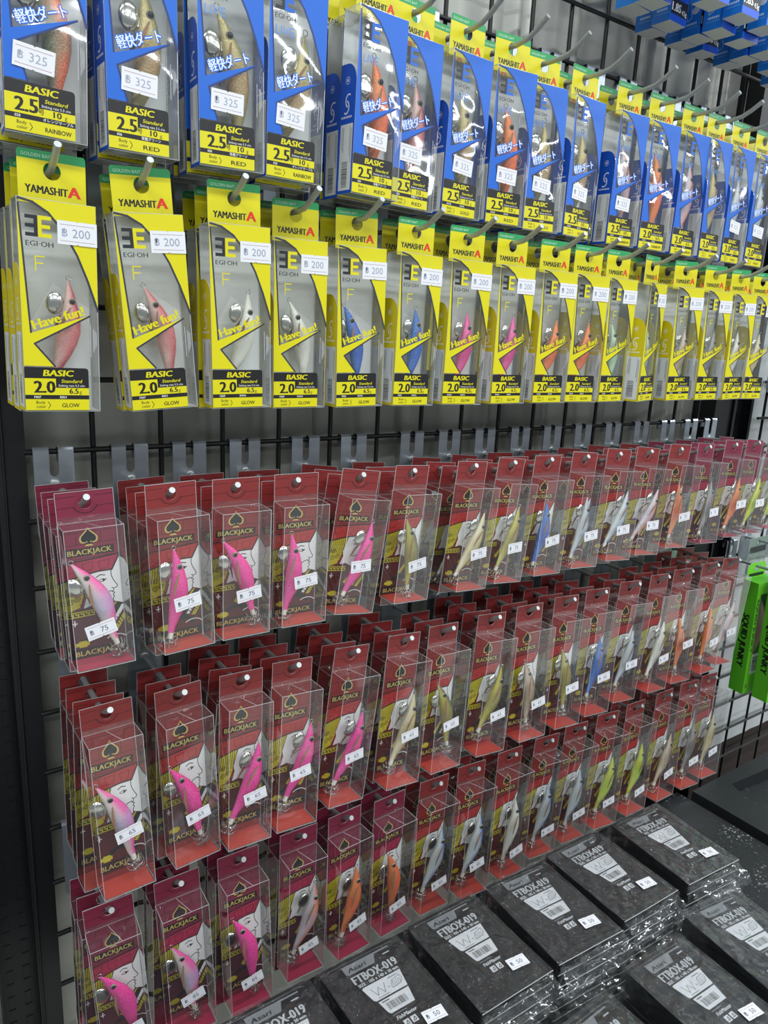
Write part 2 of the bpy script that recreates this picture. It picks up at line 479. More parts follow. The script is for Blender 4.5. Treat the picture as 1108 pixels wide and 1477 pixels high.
# ================================================================== squid jigs (the lures inside the packs)
def mixc(a, b, k):
    k = max(0, min(1, k)); return tuple(a[i] * (1 - k) + b[i] * k for i in range(3)) + (1.0,)
LURE_COL = {   # back, belly, mid band
    'pink':      (rgb(248, 34, 152), rgb(246, 72, 168), rgb(240, 44, 156)),
    'pale pink': (rgb(238, 70, 160), rgb(236, 226, 222), rgb(176, 170, 216)),
    'salmon':    (rgb(196, 72, 80), rgb(224, 190, 180), rgb(214, 124, 122)),
    'white':     (rgb(222, 222, 208), rgb(236, 234, 222), rgb(212, 214, 204)),
    'blue':      (rgb(22, 84, 190), rgb(70, 126, 204), rgb(30, 96, 200)),
    'silver blue': (rgb(56, 110, 196), rgb(214, 220, 220), rgb(190, 206, 210)),
    'magenta':   (rgb(236, 30, 140), rgb(244, 110, 176), rgb(224, 26, 130)),
    'orange':    (rgb(244, 104, 32), rgb(240, 140, 74), rgb(236, 92, 28)),
    'silver orange': (rgb(246, 116, 36), rgb(206, 200, 206), rgb(190, 170, 190)),
    'pale green': (rgb(150, 206, 142), rgb(206, 226, 200), rgb(168, 214, 160)),
    'olive':     (rgb(96, 92, 58), rgb(196, 186, 70), rgb(140, 132, 62)),
    'brown':     (rgb(122, 84, 54), rgb(214, 196, 170), rgb(172, 146, 116)),
    'dark grey': (rgb(70, 72, 84), rgb(160, 158, 152), rgb(98, 98, 108)),
    'lime':      (rgb(150, 214, 44), rgb(214, 220, 60), rgb(176, 216, 48)),
    'rainbow':   (rgb(226, 96, 50), rgb(150, 150, 120), rgb(120, 130, 96)),
    'gold':      (rgb(150, 140, 80), rgb(206, 190, 130), rgb(176, 130, 90)),
    'tan':       (rgb(188, 168, 84), rgb(226, 216, 180), rgb(206, 190, 130)),
}
RT = [(0, .10), (.06, .24), (.14, .44), (.26, .68), (.38, .88), (.50, 1.0), (.62, .94), (.74, .76), (.85, .54), (.93, .40), (1.0, .32)]
LL, RM = .086, .0098
def spine(t):
    return Vector((.007 * math.sin(PI * min(1, t * 1.05)) - .003 * t, 0, LL * (.5 - t)))
def body_mesh(key):
    bk, bl, bd = LURE_COL[key]
    b = MB(); seg = 12; rings = []; cols = []
    for t, r in RT:
        c = spine(t); rg = []; cg = []
        for k in range(seg):
            w = 2 * PI * k / seg
            rg.append(c + Vector((RM * r * math.cos(w), RM * r * .66 * math.sin(w), 0)))
            base = mixc(bl, bk, .5 + .9 * math.cos(w))
            base = mixc(base, bd, .75 * math.exp(-((t - .56) / .12) ** 2))
            cg.append(base)
        rings.append(rg); cols.append(cg)
    k0 = 0
    vs = [v for rg in rings for v in rg]; cs = [c for cg in cols for c in cg]
    fs = []; fc = []
    for i in range(len(RT) - 1):
        for k in range(seg):
            f = (i * seg + k, (i + 1) * seg + k, (i + 1) * seg + (k + 1) % seg, i * seg + (k + 1) % seg)
            fs.append(f); fc.append([cs[j] for j in f])
    b.mesh(vs, fs, fc, 0, True)
    b.mesh(rings[0], [tuple(range(seg))], bk); b.mesh(rings[-1][::-1], [tuple(range(seg))], rgb(225, 222, 210))
    b.tube([spine(1.0), spine(1.0) + Vector((-.001, 0, -.006))], .0027, 8, rgb(228, 226, 214))
    return b.build('lure', M_LURE)
def eye_mesh():
    b = MB(); p = spine(.2)
    for s in (-1, 1):
        y = s * RM * .56 * .62
        b.ellipsoid((p.x + .001, y, p.z), .0032, .0016, .0032, 10, 4, rgb(150, 146, 132))
        b.ellipsoid((p.x + .001, y + s * .0011, p.z), .0023, .0010, .0023, 8, 4, rgb(12, 12, 14))
    return b.build('eye', M_PRINT)
def sinker_mesh():
    b = MB(); p = spine(.27)
    b.ellipsoid((p.x - .0135, 0, p.z + .002), .0075, .0026, .0098, 12, 6)
    b.box(p.x - .011, p.x - .004, -.0008, .0008, p.z - .003, p.z + .003)
    return b.build('sinker', M_LEAD, False)
def feather_mesh(side):
    b = MB(); p = spine(.3)
    for s in (side,):
        q = [Vector((p.x - .002, s * .0072, p.z + .003)), Vector((p.x - .007, s * .0098, p.z - .008)), Vector((p.x - .010, s * .0105, p.z - .021))]
        for (a, c, w0, w1) in ((q[0], q[1], .0008, .0019), (q[1], q[2], .0019, .0004)):
            n = Vector((1, 0, .35)).normalized()
            b.face([a - n * w0, a + n * w0, c + n * w1, c - n * w1]); b.face([c - n * w1 + Vector((0, s * .0005, 0)), c + n * w1 + Vector((0, s * .0005, 0)), a + n * w0 + Vector((0, s * .0005, 0)), a - n * w0 + Vector((0, s * .0005, 0))])
    return b.build('feather', M_FEATHER, False)
def crown_mesh():
    b = MB(); e = spine(1.0)
    b.tube([e + Vector((-.001, 0, -.004)), e + Vector((-.0025, 0, -.0165))], .0011, 6)
    for tier, (dz, n, off) in enumerate(((-.0095, 9, 0), (-.0160, 9, .3))):
        for k in range(n):
            w = 2 * PI * k / n + off; d = Vector((math.cos(w), math.sin(w), 0))
            c = e + Vector((-.0018, 0, dz))
            b.tube([c, c + d * .0042 + Vector((0, 0, -.0016)), c + d * .0078 + Vector((0, 0, .0006)), c + d * .0090 + Vector((0, 0, .0052))], [.0006, .0006, .00055, .00018], 4, cap=False)
    return b.build('hook_crown', M_STEEL, False)
def ring_mesh():
    b = MB(); p = spine(0)
    b.tube([p + Vector((.0022 * math.cos(2 * PI * k / 8), 0, .0022 + .0022 * math.sin(2 * PI * k / 8))) for k in range(9)], .0004, 5, cap=False)
    return b.build('line_ring', M_STEEL, False)
BODY = {k: body_mesh(k) for k in LURE_COL}
EYE, SINK, FEATH, FEATH2, CROWN, RING = eye_mesh(), sinker_mesh(), feather_mesh(-1), feather_mesh(1), crown_mesh(), ring_mesh()
def add_lure(parent, key, x, y, z, ang, scale, full=True, flip=1):
    o = link('lure', BODY[key], parent)
    o.location = (x, y, z); o.rotation_euler = (0, math.radians(ang), 0); o.scale = (scale * flip, scale, scale)
    if full:
        for nm, me in (('eye', EYE), ('sinker', SINK), ('feather', FEATH), ('feather', FEATH2), ('hook_crown', CROWN), ('line_ring', RING)):
            link(nm, me, o)
    else:
        link('hook_crown', CROWN, o)
    return o

# ================================================================== clear boxes
def clear_box(w, h, d, y0, back=False, hdr=None, crush=0.0, seed=1):
    b = MB(); x = w / 2; f = y0 - d
    b.face([(-x, f, 0), (x, f, 0), (x, f, h), (-x, f, h)])
    b.face([(-x, y0, 0), (-x, f, 0), (-x, f, h), (-x, y0, h)])
    b.face([(x, f, 0), (x, y0, 0), (x, y0, h), (x, f, h)])
    if crush:                                          # lid film pulled out of shape
        rr = random.Random(seed); nu, nv = 7, 4
        vs = []
        for i in range(nu + 1):
            for k in range(nv + 1):
                rim = i in (0, nu) or k in (0, nv)
                vs.append((-x + w * i / nu, f + d * k / nv, h + (0 if rim else rr.uniform(-crush, crush * .35))))
        b.mesh(vs, [(i * (nv + 1) + k, (i + 1) * (nv + 1) + k, (i + 1) * (nv + 1) + k + 1, i * (nv + 1) + k + 1) for i in range(nu) for k in range(nv)])
    else:
        b.face([(-x, f, h), (x, f, h), (x, y0, h), (-x, y0, h)])
    b.face([(-x, y0, 0), (x, y0, 0), (x, f, 0), (-x, f, 0)])
    r = .00034
    e = []
    for z in (0, h):
        e += [((-x, f, z), (x, f, z)), ((-x, y0, z), (-x, f, z)), ((x, y0, z), (x, f, z)), ((-x, y0, z), (x, y0, z))]
    for xx in (-x, x):
        e += [((xx, f, 0), (xx, f, h)), ((xx, y0, 0), (xx, y0, h))]
    if hdr:
        hw, hz = hdr
        b.face([(-hw, y0 - .0004, h), (hw, y0 - .0004, h), (hw, y0 - .0004, h + .0055), (-hw, y0 - .0004, h + .0055)])
        e += [((-hw, y0, h), (-hw, y0, hz)), ((hw, y0, h), (hw, y0, hz)), ((-hw, y0, hz), (hw, y0, hz))]
        # tuck flap folded across the lid
        e += [((-x * .1, y0 - d * .05, h - .0002), (x * .25, f, h - .0002))]
    for p, q in e:
        b.tube([p, q], r, 4, mi=1, smooth=False)
    return b.build('clear_box', [M_FILM, M_EDGE], False)

# ================================================================== art: red jack cards
BW, BD = .052, .030
BOXH = {'upper': .134, 'middle': .170, 'lower': .169}
def jack_card(red, red2, dark, floor_c, H):
    a = Art(-.0006)
    K = K_BLACK
    hole = arc(0, H + 18, 6, 6, 0, 342, 19)
    a.slab([(-25.6, 0), (25.6, 0), (25.6, H + 29), (-25.6, H + 29)], red, 0.5, [hole], back=rgb(190, 186, 180))
    a.face([(-.0246, -.0006, .0006), (-.0246, -BD + .0008, .0006), (.0246, -BD + .0008, .0006), (.0246, -.0006, .0006)][::-1], floor_c)
    a.face([(-.0246, -.0006, .0002), (-.0246, -BD + .0008, .0002), (.0246, -BD + .0008, .0002), (.0246, -.0006, .0002)], rgb(170, 150, 140))
    # faint brick pattern, header
    for z in (4, 14, 24):
        a.stroke([(-25.6, H + z), (-9, H + z + .6)], .45, dark, 1); a.stroke([(9, H + z), (25.6, H + z + .5)], .45, dark, 1)
    a.stroke(arc(0, H + 18, 11, 10, 200, 340, 8), .8, dark, 1)
    kz = 1.0 if H < 150 else 1.17
    a.xf = Matrix.Translation((0, 0, 0 if H < 150 else .008)) @ Matrix.Diagonal((1.04, 1, kz, 1))
    for z in (99, 112.5, 124) + ((134, ) if H > 150 else ()):
        a.stroke([(-24.6, z), (24.6, z + .6)], .45, dark, 1)
    for i, z in enumerate((99, 112.5, 124)):
        for x in (-16 + 5 * (i % 2), 14 - 4 * (i % 2)):
            a.stroke([(x, z), (x + .6, z + 11)], .45, dark, 1)
    # spade
    def spade(cx, cz, k, col, ly):
        pts = [(0, 9)] + [(1.5, 6.5), (4, 4), (6.6, 1.2), (7.2, -1.6), (6, -4), (3.6, -4.6), (1.4, -3.4), (1.2, -5), (3.4, -7), (-3.4, -7), (-1.2, -5), (-1.4, -3.4), (-3.6, -4.6), (-6, -4), (-7.2, -1.6), (-6.6, 1.2), (-4, 4), (-1.5, 6.5)]
        a.poly([(cx + k * x, cz + k * z) for x, z in pts], col, ly)
    spade(0, 118.5, 1.13, K_GOLD, 2); spade(0, 118.6, .92, K, 3)
    a.rect(-21, 21, 101.5, 109.2, mixc(dark, K, .5), 2)
    a.text('BLACKJACK', 0, 103.0, 4.8, K_GOLD, 3, 'C', 38, bold=.012)
    # dark lower field
    a.rect(-24.6, 24.6, 0, 50, mixc(dark, red, .25), 1)
    # hair with curls
    hair = rgb(196, 182, 42)
    a.poly([(-24.6, 84), (-2, 84), (-6, 72), (-10, 60), (-13, 52), (-24.6, 48)], hair, 2)
    for i in range(9):
        x = -24 + i * 2.5
        a.stroke([(x, 84), (x - .8, 74), (x - 2.4 if x > -22 else x, 64)], .55, K, 3)
    for cx, cz, r in ((-20.5, 58, 3.4), (-14.5, 60, 3.0), (-20, 66, 3.0)):
        sp = [(cx + r * (1 - i / 16) * math.cos(i * .75), cz + r * (1 - i / 16) * math.sin(i * .75)) for i in range(15)]
        a.stroke(sp, .6, K, 3)
    # white face and ground
    a.poly([(-2.5, 84), (17, 84), (24.6, 97), (24.6, 50), (17, 53), (13.5, 48.5), (7, 48), (-2, 52), (-10, 50), (-7, 60), (-8.5, 66), (-6, 74)], K_WHITE, 3)
    lw = .7
    a.stroke([(16.6, 84), (16.4, 79), (17.6, 75), (19.6, 71), (21.2, 68.2), (20.4, 66.2), (17.6, 65.6), (16, 66.6)], lw, K, 4)
    a.stroke([(17.6, 65.6), (17.4, 63.4), (15.6, 62.4), (18.4, 61.2), (16.6, 59.6), (17.8, 57.6), (16.4, 55.4), (16.6, 52.4), (13.5, 48.8), (7, 48.2)], lw, K, 4)
    a.stroke([(3.4, 79), (7, 81), (11, 80)], .9, K, 4)
    a.stroke([(4.6, 75), (8, 76.8), (12, 76), (9, 74), (5.6, 74.4)], .6, K, 4); a.disc(9.4, 75.4, 1.1, K, 4)
    a.stroke([(15.6, 63.6), (11.5, 62.6), (8.2, 60.4), (5.2, 61), (4.8, 63.2), (6.6, 63.8)], .8, K, 4)
    a.stroke([(-2.5, 84), (-6, 74), (-8.5, 66), (-7, 60)], .6, K, 4); a.stroke([(-2, 52), (-10, 50), (-13, 55)], .6, K, 4)
    # hat
    a.poly([(-24.6, 96), (0, 97.5), (24.6, 99.5), (24.6, 97.5), (17.5, 84.6), (6, 84.8), (-8, 83), (-24.6, 79)], red2, 5)
    a.stroke([(-24.6, 96), (0, 97.5), (24.6, 99.5)], 1.3, K, 6)
    a.stroke([(24.6, 98), (17.5, 84.6), (6, 84.8), (-8, 83), (-24.6, 79)], 1.3, K, 6)
    for x in (-19, -4, 10):
        a.stroke([(x - 4, 94), (x + 6, 94.8), (x + 4, 87.2), (x - 2.6, 86.4), (x - 4, 94)], .45, dark, 6)
    # key-pattern collar
    a.rect(-24.6, -1, 42.5, 48.2, hair, 3)
    for i in range(5):
        x = -23.4 + i * 4.6
        a.rect(x, x + 3.2, 43.6, 44.8, K, 4); a.rect(x, x + 1.1, 44.8, 47.2, K, 4); a.rect(x + 2.1, x + 3.9, 46.2, 47.2, K, 4)
    # coat: diagonal bands and lattice
    a.poly([(16, 50), (20, 53), (2, 26), (-2, 29)], hair, 3); a.poly([(20.8, 53), (24.6, 52), (24.6, 48), (8, 24), (4, 26)], K, 3)
    a.poly([(23.4, 48.4), (24.6, 48), (24.6, 44), (12, 25), (9, 26)], K_WHITE, 4)
    a.poly([(24.6, 40), (24.6, 33), (18, 23), (14, 24)], hair, 4)
    for i in range(5):
        a.stroke([(10 + i * 2.6, 30 + i * 2.2), (16 + i * 2.0, 25 + i * 1.6)], .7, K, 5)
    a.stroke(arc(2, 8, 17, 15, 35, 150, 10), 4.2, K, 3)
    a.stroke(arc(16, 14, 9, 5, 20, 150, 6), .9, K_WHITE, 4)
    a.rect(-19.2, -18.2, 34, 40, K_WHITE, 3); a.rect(-21, -16.4, 36.2, 37.2, K_WHITE, 3)
    a.rect(-20, -8, 13.5, 17, hair, 4); a.rect(-17, -10, 12.2, 18.4, hair, 4)
    # foot band
    a.rect(-24.6, 24.6, 1.5, 11, mixc(dark, K, .8), 5)
    a.text('BLACKJACK', 0, 3.6, 4.8, K_GOLD, 6, 'C', 41, bold=.012)
    return a.build('jack_card', M_PRINT)
CARDS = {}; BOXES = {}
for r_, h_ in BOXH.items():
    CARDS[r_, 0] = jack_card(rgb(132, 42, 42), rgb(170, 46, 44), rgb(58, 18, 20), rgb(192, 66, 54), h_ * 1e3)
    CARDS[r_, 1] = jack_card(rgb(126, 38, 62), rgb(162, 38, 70), rgb(52, 15, 28), rgb(178, 44, 78), h_ * 1e3)
    BOXES[r_] = clear_box(BW, h_, BD - .0006, -.0008, hdr=(.0256, h_ + .029), crush=0.0 if r_ == 'upper' else .0045)

def price_mesh(txt, w, h, ink=rgb(98, 102, 124)):
    a = Art(0); n = 1.0
    a.slab([(-w / 2, -h / 2), (-n, -h / 2), (0, -h / 2 + n), (n, -h / 2), (w / 2, -h / 2), (w / 2, h / 2), (n, h / 2), (0, h / 2 - n), (-n, h / 2), (-w / 2, h / 2)], rgb(226, 227, 232), .12)
    a.rect(-w * .44, w * .44, h * .33, h * .33 + .35, rgb(170, 120, 130), 1); a.rect(-w * .44, w * .44, -h * .36, -h * .36 + .35, rgb(170, 120, 130), 1)
    a.text('\u0e3f', -w * .32, -h * .18, h * .34, ink, 1, 'C')
    a.text(txt, w * .10, -h * .18, h * .36, ink, 1, 'C', bold=.005 if w < 30 else 0)
    return a.build('price_sticker', M_STICK)
PRICE = {'75': price_mesh('75', 27, 14), '65': price_mesh('65', 27, 14), '85': price_mesh('85', 27, 14),
         '200': price_mesh('200', 32, 19, rgb(148, 154, 176)), '325': price_mesh('325', 31, 18, rgb(160, 164, 184)), '50': price_mesh('50', 25, 15)}

def hang(x, row, y, hole_z, hole_r, hy, yaw, roll, pitch):
    """matrix that hangs a pack (hole at z=hole_z, y=hy in the pack) on the rod of a hook"""
    j, dz = ROWS[row]
    R = Matrix.Rotation(yaw, 4, 'Z') @ Matrix.Rotation(pitch, 4, 'X') @ Matrix.Rotation(roll, 4, 'Y')
    hp = Vector((x, y, j * G + dz + rod_z(y) - (hole_r - .0036)))
    return Matrix.Translation(hp) @ R @ Matrix.Translation((0, -hy, -hole_z))
def place(t, m):
    t.location = m.to_translation(); t.rotation_euler = m.to_euler()

ROWNAME = {'upper': 'upper red row', 'middle': 'middle red row', 'lower': 'lower red row'}
def jack_pack(x, n, row, depth, y, key, card, price, st, lz, la, lx, yaw, roll, pitch, flip=1):
    where = 'front of' if depth == 0 else ORD[depth] + ' back on'
    t = thing('boxed_squid_jig', '%s boxed jig, %s %s hook from wide post, %s' % (key, where, ORD[n], ROWNAME[row]),
              'jig pack', 'boxed jigs on the ' + ROWNAME[row])
    place(t, hang(x, row, y, BOXH[row] + .018, .006, 0, yaw, roll, pitch))
    link('jack_card', CARDS[row, card], t)
    link('clear_box', BOXES[row], t)
    add_lure(t, key, lx, -.015, lz, la, {'upper': .98, 'middle': 1.06, 'lower': 1.08}[row], depth == 0, flip)
    if depth == 0:
        s = link('price_sticker', PRICE[price], t)
        s.location = (st[0], -BD - .0006, st[1]); s.rotation_euler = (0, math.radians(st[2]), 0)
    return t

# ================================================================== art: long bait packs (yellow and blue)
EW, EH, ED = .062, .175, .028
def egi_header():
    a = Art(-ED * .5)
    hole = arc(0, 200, 7, 7, 0, 342, 19)
    a.slab([(-27, 173), (27, 173), (27, 213), (25.5, 215), (-25.5, 215), (-27, 213)], K_YEL, .5, [hole])
    a.poly([(-27, 207.6), (27, 207.6), (27, 213), (25.5, 215), (-25.5, 215), (-27, 213)], K_GREEN, 1)
    a.text('GOLDEN BAIT', -24, 209.6, 2.6, rgb(190, 226, 196), 2)
    a.text('YAMASHIT', -21.5, 181.5, 6.0, K_BLACK, 2, w=33.5, bold=.026)
    a.text('A', 12.5, 181.2, 8.6, K_RED, 2, w=9.6, bold=.04)
    return a.build('header_card', M_PRINT)
ARC_PTS = [(-30, 174), (-19, 172), (-7, 165), (5, 151), (15, 133), (23, 113), (28.5, 96), (31, 88)]
def egi_front(tone, ink, live):
    a = Art(-ED - .0004); dz = 8 if live else 0
    a.poly(ARC_PTS + [(31, 175)], tone, 0)
    a.stroke(ARC_PTS, 1.9, ink, 1)
    a.poly([(-31, 172), (-24.5, 66 + dz), (-22, 58 + dz), (-6 if not live else -14, 39), (-31, 39)], tone, 0)
    a.stroke([(-30, 170), (-24.3, 67 + dz)], 1.5, ink, 1)
    a.poly([(-24.6, 66.5 + dz), (24, 84 + dz), (-22, 57.5 + dz)], tone, 0)
    a.stroke([(24, 83.4 + dz), (-21.8, 57.8 + dz), (-6 if not live else -14, 39)], 1.5, ink, 1)
    # the double-E emblem
    for k, (x0, x1, c) in enumerate(((-25.4, -15.6, rgb(34, 36, 44)), (-15.6, -5, tone))):
        for z in (159, 152, 145):
            a.rect(x0, x1 if k == 0 else x1 - (1 if z == 152 else 0), z, z + 3.0, c, 1)
        xs = x1 - 3 if k == 0 else x0
        a.rect(xs, xs + 3, 145, 162, c, 1)
    a.text('EGI\u00b7OH', -25.4, 137.5, 4.0, rgb(50, 52, 60), 1, w=21.5, bold=.014)
    if live:
        a.text('LIVE', -24.5, 124.5, 7.4, rgb(92, 140, 214), 1, w=19)
        a.text('\u8efd\u5feb\u30c0\u30fc\u30c8', -20.2, 70.8 + dz, 7.4, tone, 1, w=40, rot=20, ring=.9)
        a.text('\u8efd\u5feb\u30c0\u30fc\u30c8', -20.2, 70.8 + dz, 7.4, rgb(222, 232, 246), 2, w=40, rot=20, bold=.014)
    else:
        [a.rect(*q_, tone, 1) for q_ in ((-19, -18, 118, 130), (-18, -11, 129, 130), (-18, -12, 123.6, 124.6))]
        a.text('Have fun!', -21.5, 69.5, 7.6, tone, 1, w=44, rot=19.5, bold=.036)
    for i in range(5):
        a.rect(24, 24.6, 48 + i * 0, 76, rgb(176, 178, 182), 0) if i == 0 else a.rect(25.4 + i * .9, 25.8 + i * .9, 50 + 2 * i, 74 - i, rgb(186, 188, 190), 0)
    return a.build('front_print', M_PRINT)
def size_label(size, wt, c1, c2, name):
    a = Art(-ED - .0007)
    a.rect(-31, 21.5, 1, 28.5, K_YEL, 1)
    a.poly([(-31, 28.5), (-31, 38), (19, 38), (20.8, 37.3), (21.5, 35.5), (21.5, 28.5)], K_BLACK, 1)
    a.rect(-6, 21.5, 20.6, 28.6, K_BLACK, 2)
    a.text('BASIC', -16, 30.6, 5.2, K_YEL, 3, w=24, shear=.18, bold=.04)
    a.text(size, -23.5, 16.2, 10, K_BLACK, 3, w=16.5, bold=.03)
    if size == '2.5': a.text('\u53f7', -6.6, 16.2, 3.6, K_BLACK, 3)
    a.text('Standard', -1.6, 25, 2.9, K_YEL, 3, w=17, shear=.2, bold=.015)
    a.text('Sinking rate 5.5 s/m', -4, 21.6, 1.9, K_WHITE, 3, w=22)
    a.text(wt, 5, 15.6, 4.4, K_BLACK, 3, w=7.5 if len(wt) > 2 else 6, bold=.02)
    a.text('g', 13.4, 15.6, 3.2, rgb(120, 116, 20), 3)
    a.rect(-31, 21.5, 10.6, 14.2, K_BLACK, 2)
    a.text(c1, -24, 11.4, 2.0, K_WHITE, 3, bold=.01); a.text(c2, -3, 11.4, 2.0, K_WHITE, 3, bold=.01)
    if not c1:
        for x in (-24, -21.5, -19, -3, -.5, 2): a.rect(x, x + 1.7, 11.4, 13.2, rgb(190, 190, 188), 3)
    a.text('Body', -22.5, 6.6, 2.5, rgb(70, 68, 16), 3); a.text('color', -22.5, 2.9, 2.5, rgb(70, 68, 16), 3)
    a.stroke([(-13, 8.4), (-11, 5.4), (-13, 2.4)], .45, rgb(70, 68, 16), 3)
    a.text(name, -1.5, 3.6, 3.4, K_BLACK, 3, w=14.5 if len(name) < 5 else 20, bold=.008)
    return a.build('size_label', M_PRINT)
def egi_side(tone):
    a = Art(0)
    a.xf = Matrix.Translation((-EW / 2 - .0004, 0, 0)) @ Matrix(((0, 1, 0, 0), (-1, 0, 0, 0), (0, 0, 1, 0), (0, 0, 0, 1)))
    a.poly([(0, 0), (28, 0), (28, 106)] + arc(11, 106, 17, 18, 0, 90, 8)[1:] + [(0, 124)], tone, 0)
    wl = mixc(tone, (1, 1, 1, 1), .75)
    a.stroke(arc(13, 108, 3.4, 3.4, 0, 360, 12), .5, wl, 1); a.rect(11.6, 14.4, 106.8, 109.4, wl, 1)
    a.stroke(arc(16, 89, 5, 6, 60, 250, 8), 1.6, wl, 1); a.stroke(arc(12, 83, 5, 6, 240, 430, 8), 1.6, wl, 1)
    for i in range(9): a.rect(4.2 + i * 2.1, 5.7 + i * 2.1, 72.6, 74.6, wl, 1)
    a.rect(4, 25.6, 3, 67, rgb(226, 228, 228), 1)
    gi = rgb(110, 112, 116)
    for i, (x, z0, z1) in enumerate(((7, 44, 64), (9.4, 40, 64), (21, 36, 64), (23, 30, 62))):
        z = z1
        while z > z0:
            a.rect(x, x + .9, z - 1.6, z, gi, 2); z -= 2.2
    a.barcode(9, 19, 6, 31, K_BLACK, 2, vert=True, seed=4)
    return a.build('side_print', M_PRINT)
def egi_back():
    a = Art(-.0006)
    a.slab([(-30.6, .4), (30.6, .4), (30.6, 174.6), (-30.6, 174.6)], rgb(206, 208, 204), .5, back=rgb(200, 198, 190))
    a.poly([(-28, 60), (-10, 20), (30, 30), (30, 90), (0, 110)], rgb(222, 224, 222), 1)
    a.face([(-.0306, -.001, .0004), (.0306, -.001, .0004), (.0306, -ED + .001, .0004), (-.0306, -ED + .001, .0004)], rgb(205, 208, 210))
    a.face([(-.0306, -ED + .001, .0008), (.0306, -ED + .001, .0008), (.0306, -.001, .0008), (-.0306, -.001, .0008)], rgb(205, 208, 210))
    return a.build('back_card', M_PRINT)
HDR, EBACK = egi_header(), egi_back()
EBOX = clear_box(EW, EH, ED - .0012, -.0010)
FRONT = {'yellow': egi_front(K_YEL, rgb(52, 54, 66), False), 'blue': egi_front(K_BLUE, rgb(22, 52, 116), True)}
SIDE = {'yellow': egi_side(rgb(226, 206, 20)), 'blue': egi_side(rgb(16, 84, 200))}
SLAB = {}
def get_label(*k):
    if k not in SLAB: SLAB[k] = size_label(*k)
    return SLAB[k]
def egi_pack(x, n, row, depth, y, key, lab, price, st, lz, la, lx, ls, yaw, roll, pitch, flip=1):
    where = 'front of' if depth == 0 else ORD[depth] + ' back on'
    t = thing('bait_pack', '%s bait pack with %s jig, %s %s hook from wide slotted post' % (row, key, where, ORD[n]), 'bait pack', 'bait packs on the %s row' % row)
    place(t, hang(x, row, y, .200, .007, -ED * .5, yaw, roll, pitch))
    link('header_card', HDR, t); link('back_card', EBACK, t); link('clear_box', EBOX, t)
    link('front_print', FRONT[row], t); link('side_print', SIDE[row], t); link('size_label', get_label(*lab), t)
    add_lure(t, key, lx, -.014, lz, la, ls, depth == 0, flip)
    if st:
        s = link('price_sticker', PRICE[price], t)
        s.location = (st[0], -ED - .0012, st[1]); s.rotation_euler = (0, math.radians(st[2]), 0)
    return t

# ================================================================== filling the rows
def cell(n): return -3.55 + n            # hook n (0 = beside the wide post) in grid units
XS = {
 'upper':  [-3.57, -2.51, -1.60, -.67, .45, 1.42, 2.72, 3.63, 4.56, 5.55, 6.51, 7.50, 8.53, 9.58, 10.62, 11.59, 12.45],
 'middle': [-3.40, -2.39, -1.45, -.59, .49, 1.57, 2.49, 3.60, 4.59, 5.64, 6.60, 7.71, 8.75, 9.65, 10.68, 11.60],
 'lower':  [-3.50, -2.49, -1.49, -.41, .50, 1.41, 2.47, 3.41, 4.41, 5.46, 6.45, 7.43, 8.44, 9.55, 10.53, 11.44],
 'yellow': [-3.69, -2.69, -1.50, -.45, .56, 1.66, 2.71, 3.73, 4.79, 5.70, 6.54, 7.60, 8.74, 9.82, 10.80, 11.70],
 'blue':   [-3.65, -2.70, -1.62, -.70, .62, 1.50, 2.50, 3.45, 4.40, 5.44, 6.69, 7.67, 8.71, 9.53, 10.45, 11.40],
}
LURES = {
 'upper':  ['pale pink', 'pink', 'pink', 'pink', 'pink', 'olive', 'tan', 'olive', 'blue', 'silver blue', 'silver blue', 'silver orange', 'orange', 'dark grey', 'orange', 'lime', 'lime'],
 'middle': ['pale pink', 'pink', 'pink', 'pink', 'pink', 'tan', 'olive', 'olive', 'brown', 'olive', 'blue', 'silver blue', 'white', 'orange', 'orange', 'silver orange'],
 'lower':  ['pink', 'pale pink', 'pink', 'silver orange', 'orange', 'orange', 'silver blue', 'silver blue', 'white', 'silver blue', 'silver blue', 'lime', 'lime', 'brown', 'dark grey', 'tan'],
 'yellow': ['salmon', 'salmon', 'white', 'white', 'blue', 'blue', 'magenta', 'magenta', 'orange', 'orange', 'pale green', 'pale green', 'brown', 'dark grey', 'white', 'tan'],
 'blue':   ['rainbow', 'gold', 'gold', 'gold', 'orange', 'salmon', 'gold', 'orange', 'gold', 'gold', 'silver orange', 'orange', 'silver orange', 'gold', 'silver blue', 'silver blue'],
}
# lure tilt in the upper red row etc. (degrees about the viewing axis), lure x shift (mm)
TILT = {
 'upper':  [-24, 3, -24, 2, 14, -12, 22, 14, 4, 8, 20, 26, -4, 8, 10, 16, 14],
 'middle': [-20, -20, 18, 16, 16, 14, -18, 16, -10, -12, 6, 10, 14, -10, 2, 18],
 'lower':  [-20, -14, -16, 14, 10, -8, 12, 12, 6, 6, 8, 12, 12, 18, 8, 10],
 'yellow': [8, -14, 12, -14, -14, 2, 6, 10, 14, 14, -6, 2, 14, 16, 12, 14],
 'blue':   [-10, 4, -12, 12, -4, 2, -6, -6, 4, 2, -8, -6, 4, 2, 12, 8],
}
LX = {'upper': [-2, -8, -2, -12, 6, -2, 4, 4, -8, -4, 2, 2, -2, 2, 4, 2, 2],
      'middle': [-4, -4, 2, 8, 6, 4, 0, 4, -6, -4, -2, 2, 2, -4, -2, 2],
      'lower': [-2, -4, -2, 6, 2, -2, 2, 2, 2, 0, 2, 2, 4, 2, 2, 2]}
